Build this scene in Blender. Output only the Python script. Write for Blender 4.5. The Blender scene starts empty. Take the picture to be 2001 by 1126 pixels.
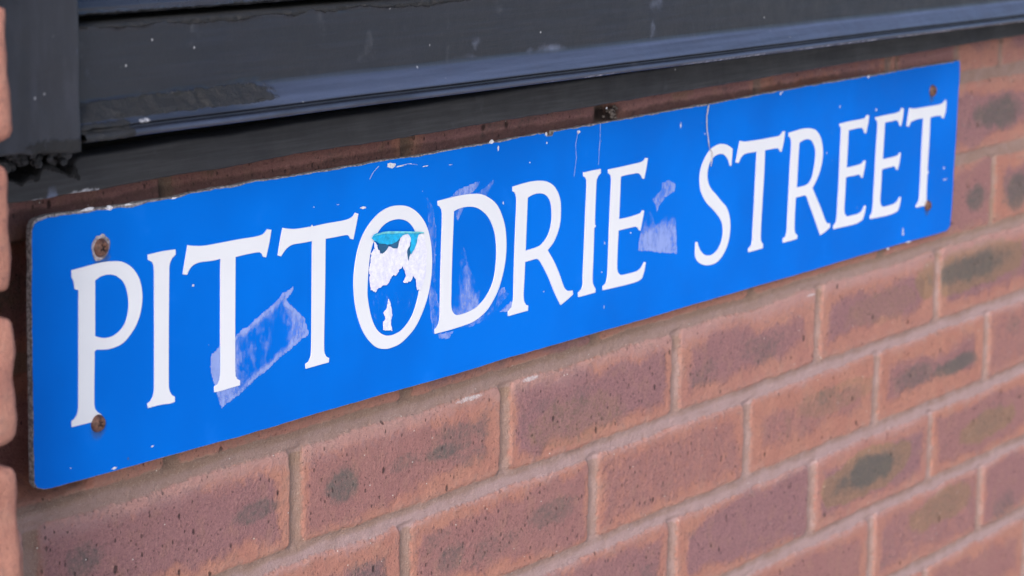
import bpy, bmesh, math, random
DATA={"outline":[[-237.1,150.7],[-236.5,167.0],[-234.9,170.1],[-232.2,171.4],[-221.9,172.0],[-205.0,171.6],[-194.0,171.6],[-176.5,170.8],[-133.6,170.1],[-99.1,170.7],[-54.1,170.8],[-18.8,170.2],[17.9,170.1],[69.0,169.6],[123.0,169.0],[156.8,169.1],[191.8,168.9],[228.0,169.4],[250.3,169.2],[252.2,166.9],[259.1,166.6],[261.0,169.2],[310.8,169.0],[372.0,169.0],[414.8,169.2],[466.7,169.0],[521.0,169.3],[577.9,169.5],[655.0,169.5],[733.4,169.0],[785.1,168.8],[834.9,168.8],[914.1,168.1],[915.1,157.9],[914.0,137.2],[913.1,101.9],[911.2,67.1],[911.1,46.0],[909.7,27.4],[908.4,17.6],[902.3,14.2],[880.0,13.9],[818.1,14.9],[781.3,15.0],[703.0,15.3],[644.2,15.1],[571.0,15.7],[505.1,15.9],[443.3,16.3],[384.5,16.3],[313.0,17.0],[249.6,17.4],[205.4,17.9],[160.0,17.4],[96.0,18.0],[39.4,18.6],[-8.2,18.9],[-56.4,18.6],[-113.3,19.6],[-177.3,20.4],[-207.6,21.0],[-227.2,21.3],[-233.0,22.0],[-237.5,23.8],[-239.7,26.9],[-239.6,41.2],[-239.0,68.1],[-238.7,85.0],[-238.5,102.7],[-238.0,126.9]],
"letters":[["P",[[[-208.0,139.8],[-199.9,140.2],[-190.0,140.7],[-184.0,140.8],[-177.0,140.3],[-170.0,139.2],[-165.0,137.1],[-160.0,133.5],[-156.0,128.5],[-153.8,122.8],[-153.1,116.8],[-153.9,111.1],[-155.8,105.6],[-159.3,100.3],[-164.1,96.0],[-169.3,92.8],[-175.5,91.5],[-181.5,91.3],[-186.0,91.9],[-190.5,92.6],[-191.9,91.9],[-193.1,63.1],[-192.5,59.3],[-190.6,57.1],[-188.1,55.6],[-187.3,54.7],[-187.5,52.2],[-194.3,52.3],[-210.9,52.7],[-210.8,56.0],[-208.5,56.8],[-206.4,58.8],[-205.6,61.1],[-205.3,64.7],[-203.1,128.1],[-205.1,128.6],[-206.1,129.4],[-206.7,133.6],[-208.1,135.9]],[[-190.3,131.5],[-186.8,132.9],[-182.3,133.4],[-177.8,133.0],[-173.3,131.5],[-170.8,129.8],[-168.3,127.8],[-165.9,123.9],[-164.5,119.3],[-164.0,114.2],[-164.8,109.2],[-166.4,105.1],[-169.0,101.9],[-173.2,99.3],[-178.3,97.9],[-183.3,98.0],[-187.3,98.9],[-191.3,100.4]]]],["I",[[[-147.7,139.9],[-136.9,140.2],[-125.1,139.8],[-125.1,136.8],[-128.1,135.1],[-129.9,132.8],[-130.6,129.6],[-132.7,61.6],[-132.0,58.2],[-130.5,55.8],[-127.7,54.0],[-127.8,51.1],[-131.7,50.8],[-137.0,51.4],[-143.4,51.7],[-150.0,51.7],[-150.4,54.2],[-147.5,55.5],[-145.7,57.7],[-144.7,60.5],[-142.9,129.9],[-143.2,132.9],[-144.4,135.2],[-147.8,137.0]]]],["T",[[[-114.7,140.8],[-109.7,139.7],[-101.0,138.6],[-85.5,138.3],[-70.9,138.2],[-57.3,137.8],[-50.3,138.0],[-46.8,139.0],[-44.7,140.8],[-41.0,140.0],[-42.8,133.0],[-46.1,124.0],[-48.9,124.8],[-49.6,126.4],[-51.1,127.6],[-53.4,128.1],[-63.1,128.3],[-73.6,128.1],[-74.8,80.3],[-75.1,59.8],[-74.8,56.7],[-73.4,54.6],[-70.7,53.2],[-71.0,50.4],[-79.6,50.3],[-87.6,50.1],[-93.6,50.3],[-93.5,53.8],[-90.6,54.7],[-89.0,56.8],[-88.3,59.7],[-88.0,64.5],[-87.8,76.3],[-86.7,128.9],[-93.5,128.8],[-104.5,129.4],[-110.0,128.7],[-113.5,126.7],[-115.7,123.7],[-119.1,124.4],[-116.9,132.8]]]],["T",[[[-30.4,139.8],[-25.2,138.5],[-18.1,137.5],[-3.6,137.0],[-2.6,138.0],[-1.8,136.9],[11.1,137.0],[27.3,136.7],[33.6,137.1],[37.5,138.2],[39.4,140.1],[42.5,139.0],[40.6,133.0],[37.4,123.5],[34.5,124.3],[33.6,125.9],[31.7,127.1],[21.0,127.4],[10.1,127.6],[9.3,96.5],[8.4,72.7],[8.1,60.0],[8.5,56.1],[10.0,53.8],[12.9,52.2],[12.7,49.5],[1.4,49.5],[-9.7,49.4],[-9.7,52.4],[-6.8,53.4],[-4.9,55.6],[-4.2,58.9],[-3.6,74.5],[-3.2,98.4],[-2.7,128.0],[-12.2,128.1],[-21.8,128.3],[-27.2,126.7],[-30.4,124.4],[-32.3,122.7],[-35.1,123.5],[-32.7,132.5]]]],["O",[[[85.3,139.0],[93.7,137.2],[101.5,133.5],[108.5,128.1],[114.0,121.2],[117.5,112.6],[119.3,102.8],[119.3,92.2],[117.6,82.8],[114.2,73.7],[108.7,64.9],[101.7,57.3],[93.9,52.4],[85.4,49.0],[77.0,47.9],[69.4,48.2],[61.1,50.6],[54.4,55.3],[47.7,62.5],[42.6,71.8],[39.3,81.6],[37.9,92.0],[38.0,100.3],[39.5,108.4],[42.1,116.4],[46.5,124.1],[51.6,129.4],[58.3,134.1],[66.5,137.7],[75.5,139.4]],[[85.3,130.1],[92.2,128.1],[97.6,124.6],[101.5,120.0],[104.6,113.4],[106.5,105.5],[107.2,97.8],[107.2,88.2],[105.7,79.8],[102.9,72.5],[98.6,65.5],[93.1,60.7],[87.0,57.4],[80.1,56.1],[73.2,56.2],[66.4,58.4],[60.7,62.7],[56.2,69.5],[53.3,77.5],[51.5,86.2],[51.8,94.6],[52.6,101.9],[53.8,109.2],[55.7,115.4],[58.7,120.6],[62.7,125.1],[68.0,128.5],[74.0,130.2],[80.0,130.6]]]],["D",[[[125.8,136.9],[136.2,137.3],[151.6,137.5],[163.8,137.0],[174.4,135.4],[184.2,131.5],[192.3,126.1],[197.8,119.1],[201.6,111.2],[203.5,102.4],[203.7,92.8],[202.3,84.5],[199.4,76.4],[195.3,68.5],[189.6,61.9],[182.5,56.1],[173.6,52.2],[164.7,50.1],[152.4,49.3],[138.5,49.0],[122.8,49.1],[122.8,52.1],[125.7,53.7],[127.9,57.0],[128.5,64.1],[129.0,87.8],[129.9,108.2],[130.6,127.6],[129.8,130.8],[127.7,133.1],[125.9,133.8]],[[143.4,128.0],[150.0,129.1],[158.6,129.0],[166.5,127.8],[174.5,124.6],[182.6,118.9],[188.0,111.9],[191.2,104.1],[192.4,94.4],[191.8,84.9],[189.4,75.7],[185.0,69.0],[177.9,63.2],[169.9,59.6],[161.1,57.9],[152.3,57.4],[146.2,58.0],[142.8,60.3],[141.0,64.2],[140.9,72.6],[141.6,96.3],[142.8,116.8]]]],["R",[[[210.8,136.2],[221.5,136.9],[233.4,137.2],[243.7,136.5],[252.3,134.8],[260.3,131.1],[265.6,126.0],[268.8,120.1],[269.8,112.0],[269.1,104.1],[266.3,97.5],[261.1,91.2],[253.9,86.6],[262.3,77.1],[267.8,69.3],[272.4,61.6],[275.2,57.1],[277.9,54.7],[281.5,53.5],[286.0,53.2],[286.8,50.3],[279.0,47.4],[271.0,45.0],[262.8,56.0],[255.5,67.1],[248.3,76.1],[243.9,80.7],[240.4,82.4],[232.7,82.3],[226.4,82.2],[225.6,68.6],[224.9,58.8],[226.0,54.2],[228.1,51.9],[230.7,51.0],[230.4,47.5],[218.0,47.5],[206.7,47.4],[206.6,50.8],[210.8,53.1],[212.7,57.7],[213.0,62.6],[213.6,85.0],[214.5,104.4],[215.6,126.6],[214.6,130.2],[212.9,132.3],[210.9,133.0]],[[228.8,126.5],[234.4,127.8],[241.3,128.0],[249.0,126.5],[254.3,123.4],[257.6,118.5],[258.8,111.4],[258.2,104.6],[255.7,98.9],[251.4,94.6],[245.4,91.4],[238.5,90.4],[226.9,90.0],[227.5,102.7],[228.3,117.3]]]],["I",[[[298.0,136.0],[308.9,136.2],[320.3,136.0],[320.4,133.1],[317.3,131.5],[315.2,129.2],[314.7,125.2],[313.8,106.0],[313.7,96.8],[315.0,95.9],[314.1,94.8],[312.9,94.4],[312.5,75.6],[311.7,57.2],[312.7,53.5],[315.8,49.9],[315.6,47.2],[304.0,47.1],[293.6,47.2],[293.6,50.3],[297.5,52.2],[299.4,55.5],[299.3,60.1],[300.4,82.4],[301.4,104.5],[302.5,126.6],[302.2,130.2],[300.3,132.4],[298.1,133.4]]]],["E",[[[330.4,134.6],[346.1,134.6],[363.3,134.8],[372.9,135.0],[377.7,135.7],[380.5,137.5],[383.7,136.9],[381.8,129.8],[379.1,122.2],[376.6,122.7],[374.8,125.2],[371.2,127.2],[363.5,127.7],[352.0,127.8],[347.1,127.5],[346.5,112.2],[345.8,96.5],[360.7,96.4],[370.3,96.8],[375.2,97.2],[377.6,99.0],[380.0,98.5],[378.2,92.6],[375.2,84.2],[373.1,84.9],[371.6,87.0],[368.7,88.1],[357.1,88.3],[345.3,88.3],[344.6,76.2],[344.3,60.7],[345.7,57.4],[348.7,55.2],[352.5,54.6],[362.1,54.4],[371.8,54.6],[377.6,56.4],[381.4,60.0],[383.7,59.4],[381.6,53.2],[379.0,48.3],[374.0,46.9],[362.4,46.5],[343.2,46.8],[325.7,47.3],[325.6,50.0],[329.9,51.9],[331.6,57.4],[332.2,67.6],[332.9,88.2],[334.0,113.7],[334.7,126.9],[333.5,130.1],[330.5,132.0]]]],["S",[[[507.4,131.0],[507.1,124.5],[506.2,117.6],[504.0,118.1],[502.1,122.0],[498.5,125.5],[494.4,127.8],[489.3,128.8],[483.4,128.6],[477.5,126.9],[473.3,123.6],[470.6,118.4],[470.2,113.3],[472.1,108.0],[476.7,102.9],[484.9,97.3],[492.2,91.8],[499.5,86.8],[503.8,81.6],[506.5,75.0],[507.1,67.7],[505.3,59.6],[501.1,52.9],[495.3,48.0],[488.4,44.8],[480.4,43.9],[471.5,44.5],[463.4,46.9],[457.8,50.2],[455.3,54.2],[455.0,61.3],[455.2,64.9],[457.7,64.5],[459.9,60.2],[464.6,55.4],[470.1,52.6],[478.1,51.4],[485.0,52.6],[490.9,55.9],[495.1,61.0],[496.4,67.0],[495.1,73.4],[491.4,78.0],[485.6,82.9],[478.4,87.9],[471.2,92.4],[465.0,98.2],[460.8,104.3],[459.4,110.5],[459.5,116.6],[461.6,122.4],[466.6,128.4],[473.3,133.3],[481.0,135.8],[490.0,136.4],[499.1,134.6]]]],["T",[[[518.9,135.8],[525.6,134.5],[533.9,134.1],[554.8,133.5],[571.8,133.4],[580.4,133.3],[584.6,134.4],[587.7,136.5],[591.0,136.0],[589.3,128.4],[585.9,120.0],[583.3,120.8],[581.6,122.8],[578.8,123.8],[568.1,124.1],[558.9,124.2],[558.5,105.3],[557.1,84.4],[555.8,60.2],[556.2,52.7],[557.8,50.4],[560.0,49.0],[559.8,45.6],[547.1,45.5],[537.0,45.5],[536.8,48.5],[541.5,50.5],[542.8,54.5],[543.0,61.9],[544.1,80.7],[545.0,101.6],[546.1,124.5],[536.4,124.8],[526.1,124.6],[521.1,122.5],[517.8,118.7],[513.2,119.5],[516.1,127.7]]]],["R",[[[597.3,134.2],[609.3,134.8],[619.9,135.2],[632.9,134.3],[642.9,131.7],[649.8,126.8],[653.9,121.1],[656.2,113.5],[655.6,105.2],[652.8,98.1],[647.8,91.3],[640.1,84.5],[647.7,75.4],[654.9,67.1],[661.0,58.9],[664.7,54.2],[668.2,51.2],[672.7,51.0],[673.6,47.6],[665.3,45.0],[656.5,43.1],[650.4,51.7],[641.9,63.4],[634.8,72.8],[631.2,78.0],[627.4,80.0],[619.2,79.9],[612.1,80.0],[611.4,66.3],[611.6,53.7],[613.1,50.4],[616.9,48.3],[616.6,45.5],[604.2,45.3],[593.2,45.4],[593.0,48.9],[597.5,50.3],[599.0,54.3],[599.6,67.8],[600.5,88.4],[601.3,109.0],[602.4,123.4],[601.6,128.1],[600.0,130.3],[597.4,131.3]],[[615.3,124.3],[621.6,125.7],[629.1,125.9],[635.8,124.1],[640.8,119.9],[643.8,114.8],[643.8,107.5],[642.1,100.3],[638.9,93.3],[633.7,89.2],[626.2,88.0],[613.3,88.0],[613.9,102.5],[614.7,115.9]]]],["E",[[[684.5,133.0],[701.3,133.4],[720.5,133.2],[730.3,133.3],[733.3,135.7],[737.5,134.9],[736.1,128.2],[732.8,120.2],[730.1,120.7],[728.2,123.4],[725.0,125.9],[714.6,126.1],[700.8,126.0],[700.3,109.8],[699.5,94.7],[710.6,94.5],[723.5,94.8],[728.8,95.7],[730.9,97.3],[734.0,96.7],[732.1,89.3],[729.2,82.6],[726.5,83.2],[724.8,85.6],[721.9,86.2],[711.2,86.4],[698.8,86.7],[698.4,72.1],[697.8,59.1],[698.9,55.5],[703.0,52.7],[713.7,52.6],[724.5,52.7],[730.9,54.5],[734.9,58.2],[737.6,57.5],[735.5,51.3],[731.9,46.2],[722.9,44.6],[705.7,44.5],[692.9,44.9],[679.6,45.1],[679.4,48.0],[684.1,50.4],[685.4,55.7],[685.7,63.7],[686.8,86.4],[687.1,111.2],[687.6,127.0],[686.8,130.0],[684.6,131.2]]]],["E",[[[749.8,132.2],[768.8,132.3],[786.8,132.3],[795.8,132.9],[799.0,135.7],[802.8,134.6],[802.0,128.0],[798.8,119.8],[796.2,120.5],[794.3,123.6],[790.1,125.8],[780.6,125.9],[767.6,126.0],[766.9,109.9],[765.9,94.5],[778.7,94.3],[790.0,94.4],[795.6,95.1],[798.4,96.9],[800.3,96.1],[798.5,88.1],[795.1,81.9],[792.6,82.5],[790.8,85.0],[788.4,85.9],[777.1,86.0],[765.2,85.9],[764.8,72.3],[764.0,59.0],[765.0,55.6],[769.0,52.9],[779.9,52.4],[791.2,52.8],[797.4,54.4],[801.8,57.5],[804.1,56.7],[802.2,50.2],[798.7,45.4],[789.6,44.3],[776.0,44.1],[760.3,44.6],[746.3,45.0],[746.1,47.4],[749.9,50.0],[751.0,55.5],[751.7,68.7],[752.4,88.0],[753.4,109.3],[754.3,125.4],[753.2,128.6],[749.9,130.4]]]],["T",[[[814.6,134.3],[823.2,132.8],[838.5,132.4],[860.2,131.9],[877.5,132.0],[883.7,133.5],[885.8,134.9],[888.1,133.8],[887.6,125.5],[884.1,118.6],[880.3,119.2],[878.5,121.5],[870.5,122.1],[856.5,122.1],[856.2,100.9],[855.2,77.5],[855.3,49.8],[857.2,45.3],[856.5,43.3],[835.0,43.9],[834.8,46.0],[839.3,48.3],[841.1,51.5],[841.8,79.0],[842.1,102.3],[843.1,122.5],[828.7,122.8],[818.1,121.8],[813.9,117.9],[810.2,118.8],[811.7,125.8]]]]],
"patches":{"tape_residue":[[-97.7,65.7],[-96.2,73.1],[-89.0,76.7],[-74.8,81.1],[-60.9,86.5],[-51.1,90.8],[-39.3,95.2],[-32.1,99.7],[-20.0,103.3],[-21.5,99.7],[-26.4,95.1],[-17.8,88.0],[-10.1,80.7],[-5.7,70.4],[-16.5,66.8],[-31.1,61.1],[-44.1,55.4],[-58.7,49.9],[-72.7,44.1],[-87.4,38.8],[-90.5,45.6],[-93.5,53.5]],
"r_quad":[[372.0,69.7],[375.1,82.7],[379.6,93.5],[388.7,98.0],[397.8,85.4],[407.0,90.0],[416.3,94.6],[425.4,87.6],[428.8,59.1],[404.4,63.3]],
"r_top":[[389.1,106.4],[394.1,106.9],[402.6,110.9],[403.8,116.1],[413.2,118.1],[424.3,113.7],[423.1,107.3],[410.1,105.0],[403.0,100.1],[398.2,94.9],[394.3,101.9]],
"d_in":[[154.6,103.5],[162.2,86.9],[172.3,73.2],[181.4,57.8],[202.2,66.9],[208.4,62.4],[187.4,49.7],[163.8,46.6],[143.5,48.2],[123.7,48.1],[130.4,61.7],[140.6,62.5],[147.9,76.9],[148.9,90.5]],
"d_left":[[113.7,141.0],[120.4,135.1],[124.4,117.8],[123.5,80.6],[128.1,66.2],[127.0,52.7],[120.9,48.5],[116.9,68.0],[116.7,101.9],[114.9,122.4]],
"d_top":[[138.9,137.9],[148.5,141.9],[162.8,144.3],[173.3,144.4],[168.7,138.8],[160.0,135.4],[154.3,127.5],[147.5,119.8],[142.9,132.3]],
"d_top2":[[165.8,135.7],[177.4,140.1],[189.8,143.9],[185.1,137.5],[177.5,130.8]],
"d_bot":[[125.4,49.5],[140.7,47.6],[149.3,47.2],[140.7,45.2],[139.6,43.0],[127.1,44.4]],
"r_foot":[[194.6,52.1],[202.4,54.4],[210.3,58.5],[212.8,51.0],[202.5,50.2]],
"d_right":[[196.2,67.8],[202.2,68.7],[205.3,65.4],[199.3,62.7],[192.1,59.6]],
"o_low":[[56.0,88.3],[66.4,87.7],[71.0,87.9],[75.5,81.6],[81.6,86.3],[89.2,85.2],[100.1,79.7],[103.2,77.3],[98.6,68.4],[92.4,61.8],[84.7,58.2],[78.5,57.4],[66.4,61.3],[60.4,66.0],[57.4,73.1],[55.2,81.0]]},"paper":[[57.5,120.0],[60.8,117.0],[62.0,114.1],[65.0,110.2],[69.5,111.8],[73.2,115.0],[76.2,112.6],[81.6,111.6],[83.4,115.3],[85.8,118.8],[89.2,120.4],[92.2,120.0],[95.8,116.5],[95.3,112.8],[93.8,109.2],[92.6,107.5],[93.8,104.0],[96.9,106.9],[100.0,111.2],[103.8,117.3],[108.5,117.6],[111.2,111.5],[112.5,102.8],[112.2,93.2],[110.2,85.8],[107.9,84.3],[107.1,82.0],[104.8,81.2],[102.9,83.1],[101.6,88.1],[100.0,90.7],[95.4,89.0],[90.0,87.4],[88.9,89.0],[90.5,92.6],[88.4,99.5],[84.6,97.2],[80.8,95.1],[78.5,95.3],[74.0,93.1],[71.0,89.8],[66.4,90.0],[60.4,88.1],[56.7,88.0],[54.2,89.5],[53.8,94.3],[52.6,100.0],[53.8,105.5],[54.8,111.8],[59.0,115.0],[57.5,117.5]],
"teal":[[54.9,122.0],[57.5,124.0],[66.5,124.2],[87.6,121.7],[108.5,118.4],[109.0,117.8],[103.8,117.6],[101.5,112.9],[98.4,108.5],[95.7,106.3],[95.0,107.1],[95.3,112.3],[95.8,116.5],[92.2,119.6],[87.6,119.8],[83.1,117.7],[77.0,115.5],[73.2,115.5],[66.5,117.0],[62.0,117.5],[59.7,119.0],[56.8,120.4]],
"tealtop":[[56.8,123.3],[66.5,124.6],[87.6,122.1],[108.5,118.8],[109.0,118.0],[87.6,120.8],[66.5,123.3],[59.0,123.3]],
"dark1":[[61.7,117.6],[73.2,115.5],[77.0,115.7],[83.8,118.1],[81.9,112.5],[79.3,112.1],[76.2,112.9],[73.5,115.2],[69.5,112.0],[65.3,110.5],[62.7,113.9]],
"dark2":[[92.0,109.0],[95.0,111.9],[95.4,107.1],[94.1,104.4],[93.5,102.1],[92.6,104.6]],
"wstreak":[[73.2,80.5],[75.2,75.9],[76.7,70.0],[75.8,64.5],[77.8,58.9],[68.2,60.5],[67.9,65.8],[70.2,68.2],[68.4,72.3],[71.7,75.1]],
"screws":[[-185.6,149.1],[-190.6,50.8],[858.4,145.4],[857.5,43.0]],
"chips":[[734.4,168.1,2.8,2.1],[582.2,167.1,1.7,2.0],[585.5,168.0,1.7,0.8],[684.3,147.1,1.1,1.7],[429.9,156.6,1.1,2.7],[465.5,146.5,0.8,1.2],[751.0,138.4,1.9,1.8],[889.3,72.9,2.1,1.4],[892.4,62.3,5.3,0.7],[811.1,25.9,2.0,3.6],[811.3,23.1,2.6,1.4],[823.2,14.6,6.1,1.0],[783.3,14.2,4.0,0.9],[663.5,110.9,0.9,1.1],[76.9,165.7,6.4,2.2],[327.2,178.8,1.3,1.1],[250.9,168.1,1.9,2.1],[22.7,147.2,1.5,0.3],[47.6,142.2,4.1,1.0],[-0.6,148.6,0.7,0.5],[327.4,81.6,1.0,1.5],[323.9,60.7,1.1,0.5],[362.4,84.3,1.0,1.1],[200.1,126.3,0.9,1.4],[-110.4,116.6,1.4,1.2],[-146.9,28.6,1.7,0.6],[-178.0,22.3,2.9,0.9],[-212.1,29.6,0.8,0.4],[251.7,161.7,1.2,1.0],[176.4,128.9,1.8,1.4],[84.9,164.2,5.4,0.5],[112.0,161.2,4.9,0.5],[139.8,159.1,2.8,0.3],[231.4,150.4,1.2,0.5],[250.0,57.8,1.0,0.5],[328.1,34.5,0.7,1.6],[185.9,169.2,4.2,1.8],[193.6,164.2,1.2,2.8],[291.2,165.5,2.6,1.5],[855.8,72.9,5.2,1.4],[-194.0,171.6,7.1,1.4],[-178.1,170.2,4.4,1.7],[-162.7,170.2,3.7,0.8],[-125.1,169.4,3.9,0.6]],
"scratches":[[[319.4,169.3],[319.1,158.3],[317.6,139.4]],[[290.6,165.6],[287.6,156.1],[289.1,146.9],[286.1,134.6]],[[63.8,166.6],[58.6,163.9],[54.4,159.5]],[[154.5,113.8],[152.8,103.7],[153.5,89.8]],[[145.9,108.1],[151.7,98.7],[160.5,88.8],[162.3,85.1]],[[82.8,164.4],[95.6,164.7],[103.8,163.1]]],
"thread":[[467.5,168.6],[465.6,160.9],[466.1,149.2],[469.7,137.1],[474.6,131.5],[472.9,119.1]],
"grey":[[780.1,-185.8,61.8,14.2,0.95,1],[978.3,-30.0,85.3,14.8,0.8,1],[948.7,-119.0,49.9,9.9,0.9,0],[864.0,-115.0,41.7,12.1,0.6,0],[1013.8,110.2,68.7,17.0,0.8,0],[971.7,34.8,24.3,15.6,0.8,0],[1068.5,29.5,25.9,20.1,0.8,0],[47.0,-38.4,18.3,13.5,0.75,0],[157.8,-39.2,29.2,7.1,0.7,0],[109.9,-38.1,22.2,6.3,0.45,0],[-38.3,-37.8,28.9,7.1,0.6,0],[-183.2,-33.6,18.5,13.5,0.6,0],[284.3,-110.9,33.1,11.5,0.55,0],[161.3,-115.7,20.6,10.9,0.55,0],[221.2,-119.0,37.6,7.5,0.35,0],[1022.9,-191.6,46.9,10.3,0.35,1],[928.8,-252.1,49.8,12.7,0.3,1],[717.6,-106.7,56.6,9.1,0.15,1],[315.7,-48.6,47.6,13.5,0.1,1],[788.1,-39.2,49.3,11.6,0.1,1],[1068.0,-288.6,36.3,21.3,0.5,0]],
"cam":{"C":[-1.1676723183209734,-0.9953709091180001,0.3906655104289818],
"r":[0.581217920879884,-0.8136965584305812,0.0091454494855517],
"u":[0.1479719246218701,0.11673329599823373,0.982078228619843],
"f":[0.8001812531994015,0.5694481964179152,-0.18825172940671456],
"F":4930.978566594144},"fb":[[-252.8,181.8],[-236.7,181.2],[-223.6,181.3],[-207.2,181.8],[-187.9,181.2],[-164.8,181.9],[-123.5,182.5],[-70.5,182.1],[-20.3,183.4],[15.8,183.4],[63.1,182.6],[200.8,183.4],[265.2,182.9],[320.4,183.2],[377.7,183.7],[466.2,183.4],[625.5,184.3],[713.5,184.2],[807.8,184.1],[909.2,184.5],[1019.5,184.3]],
"ft":[[-252.3,195.1],[-243.2,193.5],[-237.7,194.8],[-233.2,194.3],[-228.2,199.5],[-220.7,199.2],[-214.4,195.2],[-207.7,192.7],[-204.7,200.2],[-200.4,201.7],[-164.2,201.9],[-123.0,202.5],[-79.0,201.9],[-32.7,202.6],[15.9,202.8],[63.1,202.5],[200.5,203.3]],
"sb":[[-239.2,216.3],[-165.8,215.8],[-123.6,215.5],[-79.2,215.5],[-32.6,214.4],[12.6,214.3],[144.4,212.0],[206.5,212.1],[258.8,211.6],[313.6,211.6],[398.4,209.6],[550.9,209.0],[725.6,206.6],[928.4,205.2]]}
import numpy as np
random.seed(7)
SC=bpy.context.scene
COL=SC.collection
#---------------------------------------------------------------- camera, light
from mathutils import Matrix, Vector
cam=bpy.data.cameras.new('camera'); co=bpy.data.objects.new('camera',cam); COL.objects.link(co)
CR,CU,CF=Vector((0.581218,-0.813697,0.009145)),Vector((0.147972,0.116733,0.982078)),Vector((0.800181,0.569448,-0.188252))
CP=Vector((-1.167672,-0.995371,0.390666))
Mx=Matrix.Identity(4)
for i in range(3):
    Mx[i][0]=CR[i]; Mx[i][1]=CU[i]; Mx[i][2]=-CF[i]; Mx[i][3]=CP[i]
co.matrix_world=Mx
cam.sensor_fit='HORIZONTAL'; cam.sensor_width=36; cam.lens=88.713
cam.clip_start=.05; cam.clip_end=200
cam.dof.use_dof=True; cam.dof.focus_distance=1.60; cam.dof.aperture_fstop=13
SC.camera=co
SUN_AZ=math.radians(-150); SUN_EL=math.radians(20)      # direction towards the sun, measured from +X
w=bpy.data.worlds.new('World'); SC.world=w; w.use_nodes=True
nt=w.node_tree; bg=nt.nodes['Background']
sky=nt.nodes.new('ShaderNodeTexSky'); sky.sky_type='NISHITA'; sky.sun_disc=False
sky.sun_elevation=math.radians(38); sky.air_density=1.0; sky.dust_density=2.5; sky.ozone_density=1.2
sky.sun_rotation=math.pi/2-SUN_AZ
nt.links.new(sky.outputs[0],bg.inputs[0]); bg.inputs[1].default_value=.12
sl=bpy.data.lights.new('sun','SUN'); so=bpy.data.objects.new('sun',sl); COL.objects.link(so)
sl.energy=1.5; sl.angle=math.radians(22); sl.color=(1,.95,.88)
d=Vector((math.cos(SUN_EL)*math.cos(SUN_AZ),math.cos(SUN_EL)*math.sin(SUN_AZ),math.sin(SUN_EL)))
so.rotation_euler=d.to_track_quat('Z','Y').to_euler()
vs=SC.view_settings; vs.view_transform='Standard'; vs.look='None'; vs.exposure=0.88; vs.gamma=1
#---------------------------------------------------------------- helpers
def tag(o,label=None,cat=None,group=None,kind=None):
    if label: o['label']=label
    if cat: o['category']=cat
    if group: o['group']=group
    if kind: o['kind']=kind
    return o
def empty(name,loc=(0,0,0)):
    o=bpy.data.objects.new(name,None); COL.objects.link(o); o.location=loc; o.empty_display_size=.02; return o
def link(name,me,mat,parent=None):
    o=bpy.data.objects.new(name,me); COL.objects.link(o)
    if mat: me.materials.clear(); me.materials.append(mat)
    if parent: 
        o.parent=parent
        if parent.name!='street_sign': o.matrix_parent_inverse=Matrix.Translation(-parent.location)
    return o
def hsh(ix,iz,seed):
    h=(ix.astype(np.int64)*374761393+iz.astype(np.int64)*668265263+seed*974634777)&0x7fffffff
    h=((h^(h>>13))*1274126177)&0x7fffffff
    return ((h^(h>>16))&0xffff)/65535.0
def vn(x,z,seed):
    ix=np.floor(x);iz=np.floor(z);fx=x-ix;fz=z-iz
    fx=fx*fx*(3-2*fx);fz=fz*fz*(3-2*fz)
    a=hsh(ix,iz,seed);b=hsh(ix+1,iz,seed);c=hsh(ix,iz+1,seed);d_=hsh(ix+1,iz+1,seed)
    return (a*(1-fx)+b*fx)*(1-fz)+(c*(1-fx)+d_*fx)*fz-.5
def fbm(x,z,scale,seed,o=4):
    r=0;a=1
    for i in range(o):
        r=r+a*vn(x/scale,z/scale,seed+i*17); a*=.5; scale*=.47
    return r
def ss(a,b,x):
    t=np.clip((x-a)/(b-a),0,1); return t*t*(3-2*t)
def grid_mesh(name,X,Y,Z,attrs,flip=False):
    n,m_=X.shape
    co_=np.stack([X,Y,Z],-1).reshape(-1,3).astype(np.float32)
    idx=np.arange(n*m_).reshape(n,m_)
    f=np.stack([idx[:-1,:-1],idx[:-1,1:],idx[1:,1:],idx[1:,:-1]],-1).reshape(-1,4)
    if flip: f=f[:,::-1]
    me=bpy.data.meshes.new(name)
    me.vertices.add(len(co_)); me.vertices.foreach_set('co',co_.ravel())
    me.loops.add(f.size); me.loops.foreach_set('vertex_index',f.ravel().astype(np.int32))
    me.polygons.add(len(f)); me.polygons.foreach_set('loop_start',(np.arange(len(f))*4).astype(np.int32))
    me.update(calc_edges=True)
    me.polygons.foreach_set('use_smooth',np.ones(len(f),bool))
    for k,v in attrs.items():
        a=me.attributes.new(k,'FLOAT','POINT'); a.data.foreach_set('value',v.ravel().astype(np.float32))
    me.update(); return me
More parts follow.
